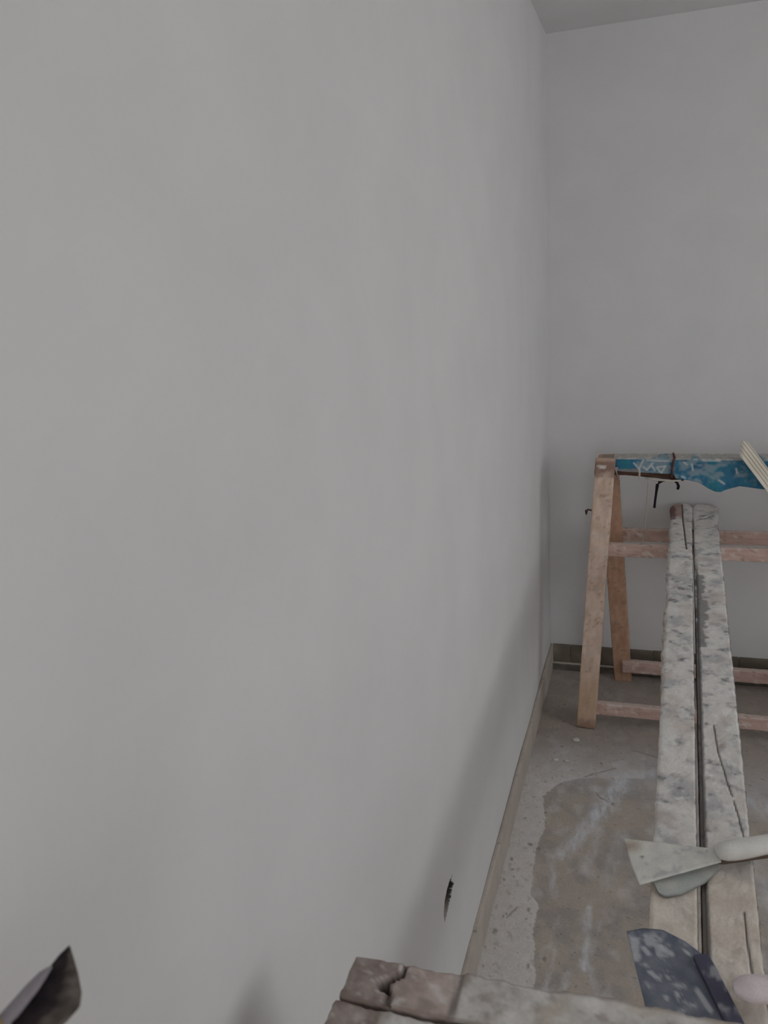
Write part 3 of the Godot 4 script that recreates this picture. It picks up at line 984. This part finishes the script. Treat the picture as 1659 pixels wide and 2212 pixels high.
	var bot := [Vector3(0.422, 0, 2.42), Vector3(0.45, 0, 2.425), Vector3(0.48, 0, 2.425), Vector3(0.515, 0, 2.42), Vector3(0.54, 0, 2.41)]
	for arr in [top, bot]:
		for i in arr.size():
			arr[i].y = deck(arr[i].z) + yk - 0.004 * clampf((0.42 - arr[i].x) / 0.05, 0, 1)
	part("blade", slab(top, bot, 0.002, 44, 60, steel, func(p): return 0.0007 * nb.get_noise_3dv(p)), M.steel, k)
	var spine := func(p: Vector3, n: Vector3, _t: float) -> Color:
		return c8(92, 92, 110).lerp(c8(180, 180, 184), 0.7 * sst(0.1, 0.4, nb.get_noise_3dv(p))) if n.y > 0.3 else c8(80, 80, 98)
	part("spine", bar(Vector3(0.470, deck(2.2) + yk + 0.004, 2.205), Vector3(0.545, deck(2.41) + yk + 0.004, 2.41), 0.024, 0.009, Vector3.RIGHT, 0.003, 0.006, 0.003, spine, rough), M.steel, k)
	var pink := func(p: Vector3, _n: Vector3, _t: float) -> Color:
		return c8(242, 232, 233).lerp(c8(224, 212, 214), clampf(0.4 + nb.get_noise_3dv(p), 0, 1))
	hp = []
	hr = []
	for i in 13:
		var t := i / 12.0
		hp.append(Vector3(0.508, 0.690, 2.268).lerp(Vector3(0.63, 0.698, 2.255), t))
		hr.append([0.008, 0.015, 0.018, 0.0185, 0.0185, 0.018, 0.0175, 0.0175, 0.018, 0.0185, 0.019, 0.017, 0.01][i])
	part("handle", tube(hp, hr, 18, pink, 0.9), M.tool, k)


func build_pointed_tool() -> void:
	var o := thing("pointing_trowel", Vector3(0.075, 1.276, 3.0), "dark pointed trowel blade with grey tang poking up at the bottom left corner", "trowel")
	var y := 1.2825
	var dark := func(p: Vector3, uv: Vector2) -> Color:
		var col := c8(54, 44, 48).lerp(c8(30, 24, 30), clampf(0.5 + nc.get_noise_3dv(p * 0.6), 0, 1))
		return col.lerp(c8(128, 120, 112).lerp(c8(84, 76, 70), clampf(0.5 + nc.get_noise_3dv(p * 0.8), 0, 1)), sst(0.45, 0.85, 1.0 - uv.y + 0.2 * nc.get_noise_3dv(p)))
	var lft := [Vector3(0.0685, y, 2.9345), Vector3(0.0675, y, 2.942), Vector3(0.068, y, 2.949), Vector3(0.069, y, 2.956), Vector3(0.071, y, 2.966), Vector3(0.074, y, 2.990), Vector3(0.076, y, 3.0)]
	var rgt := [Vector3(0.0695, y, 2.9347), Vector3(0.078, y, 2.942), Vector3(0.087, y, 2.950), Vector3(0.096, y, 2.959), Vector3(0.101, y, 2.967), Vector3(0.100, y, 2.978), Vector3(0.082, y, 3.0)]
	part("blade", slab(rgt, lft, 0.002, 40, 24, dark), M.tool, o)
	var grey := func(_p, _n, _t): return c8(160, 152, 158)
	part("tang", tube([Vector3(0.0695, y + 0.001, 2.951), Vector3(0.0698, y + 0.002, 2.957), Vector3(0.0702, y + 0.002, 2.966), Vector3(0.0705, y + 0.002, 2.982), Vector3(0.0690, y + 0.002, 2.997)], [0.0012, 0.003, 0.0042, 0.0048, 0.004], 10, grey, 0.6), M.tool, o)
	var yellow := func(_p, _n, _t): return c8(168, 142, 84)
	part("handle", tube([Vector3(0.0685, y + 0.003, 2.990), Vector3(0.0682, y + 0.004, 2.998), Vector3(0.069, y + 0.004, 3.03), Vector3(0.07, y + 0.004, 3.08), Vector3(0.07, y + 0.004, 3.086)], [0.004, 0.008, 0.010, 0.009, 0.004], 12, yellow), M.tool, o)


func build_post() -> void:
	var look := func(p: Vector3, _n: Vector3, _t: float) -> Color: return timber(p, c8(214, 190, 168), c8(184, 156, 132), 0.4)
	var o := put("timber_post", bar(Vector3(0.07, 0.0, 3.055), Vector3(0.07, 1.2758, 3.055), 0.10, 0.10, Vector3.RIGHT, 0.004, 0.03, 0.02, look, rough), M.wood)
	tag(o, "timber post upright against the left wall under the pointed trowel's handle", "post")


func build_chips() -> void:
	var spots := [[0.157, 0.573, 0.012, "largest white plaster crumb on the floor beside the front leg of the far sawhorse"], [0.098, 0.713, 0.008, "small white plaster crumb on the floor, left one of a pair by the left wall"], [0.136, 0.713, 0.008, "small white plaster crumb on the floor, right one of a pair by the left wall"], [0.104, 0.824, 0.006, "tiny white plaster crumb on the floor, nearest the dusty strip"]]
	for k in spots.size():
		var q: Array = spots[k]
		var s := Soup.new()
		var nr := 7
		var ns := 12
		for i in nr + 1:
			for j in ns:
				var th := PI * i / nr
				var ph := TAU * j / ns
				var d := Vector3(sin(th) * cos(ph), cos(th), sin(th) * sin(ph))
				var r: float = q[2] * (1.0 + 0.35 * nb.get_noise_3dv(d * 0.03 + Vector3(k, 0, 0)))
				s.v(Vector3(d.x * r * 1.2, maxf(0.0, d.y * 0.45 * r + 0.25 * r), d.z * r * 0.8), c8(214, 212, 208))
		for i in nr:
			for j in ns:
				var j2 := (j + 1) % ns
				s.quad(i * ns + j, i * ns + j2, (i + 1) * ns + j2, (i + 1) * ns + j)
		var o := put("plaster_crumb", s.done(), M.plain, null, Vector3(q[0], 0.0005, q[1]))
		tag(o, q[3], "crumb", "plaster crumbs on the floor")
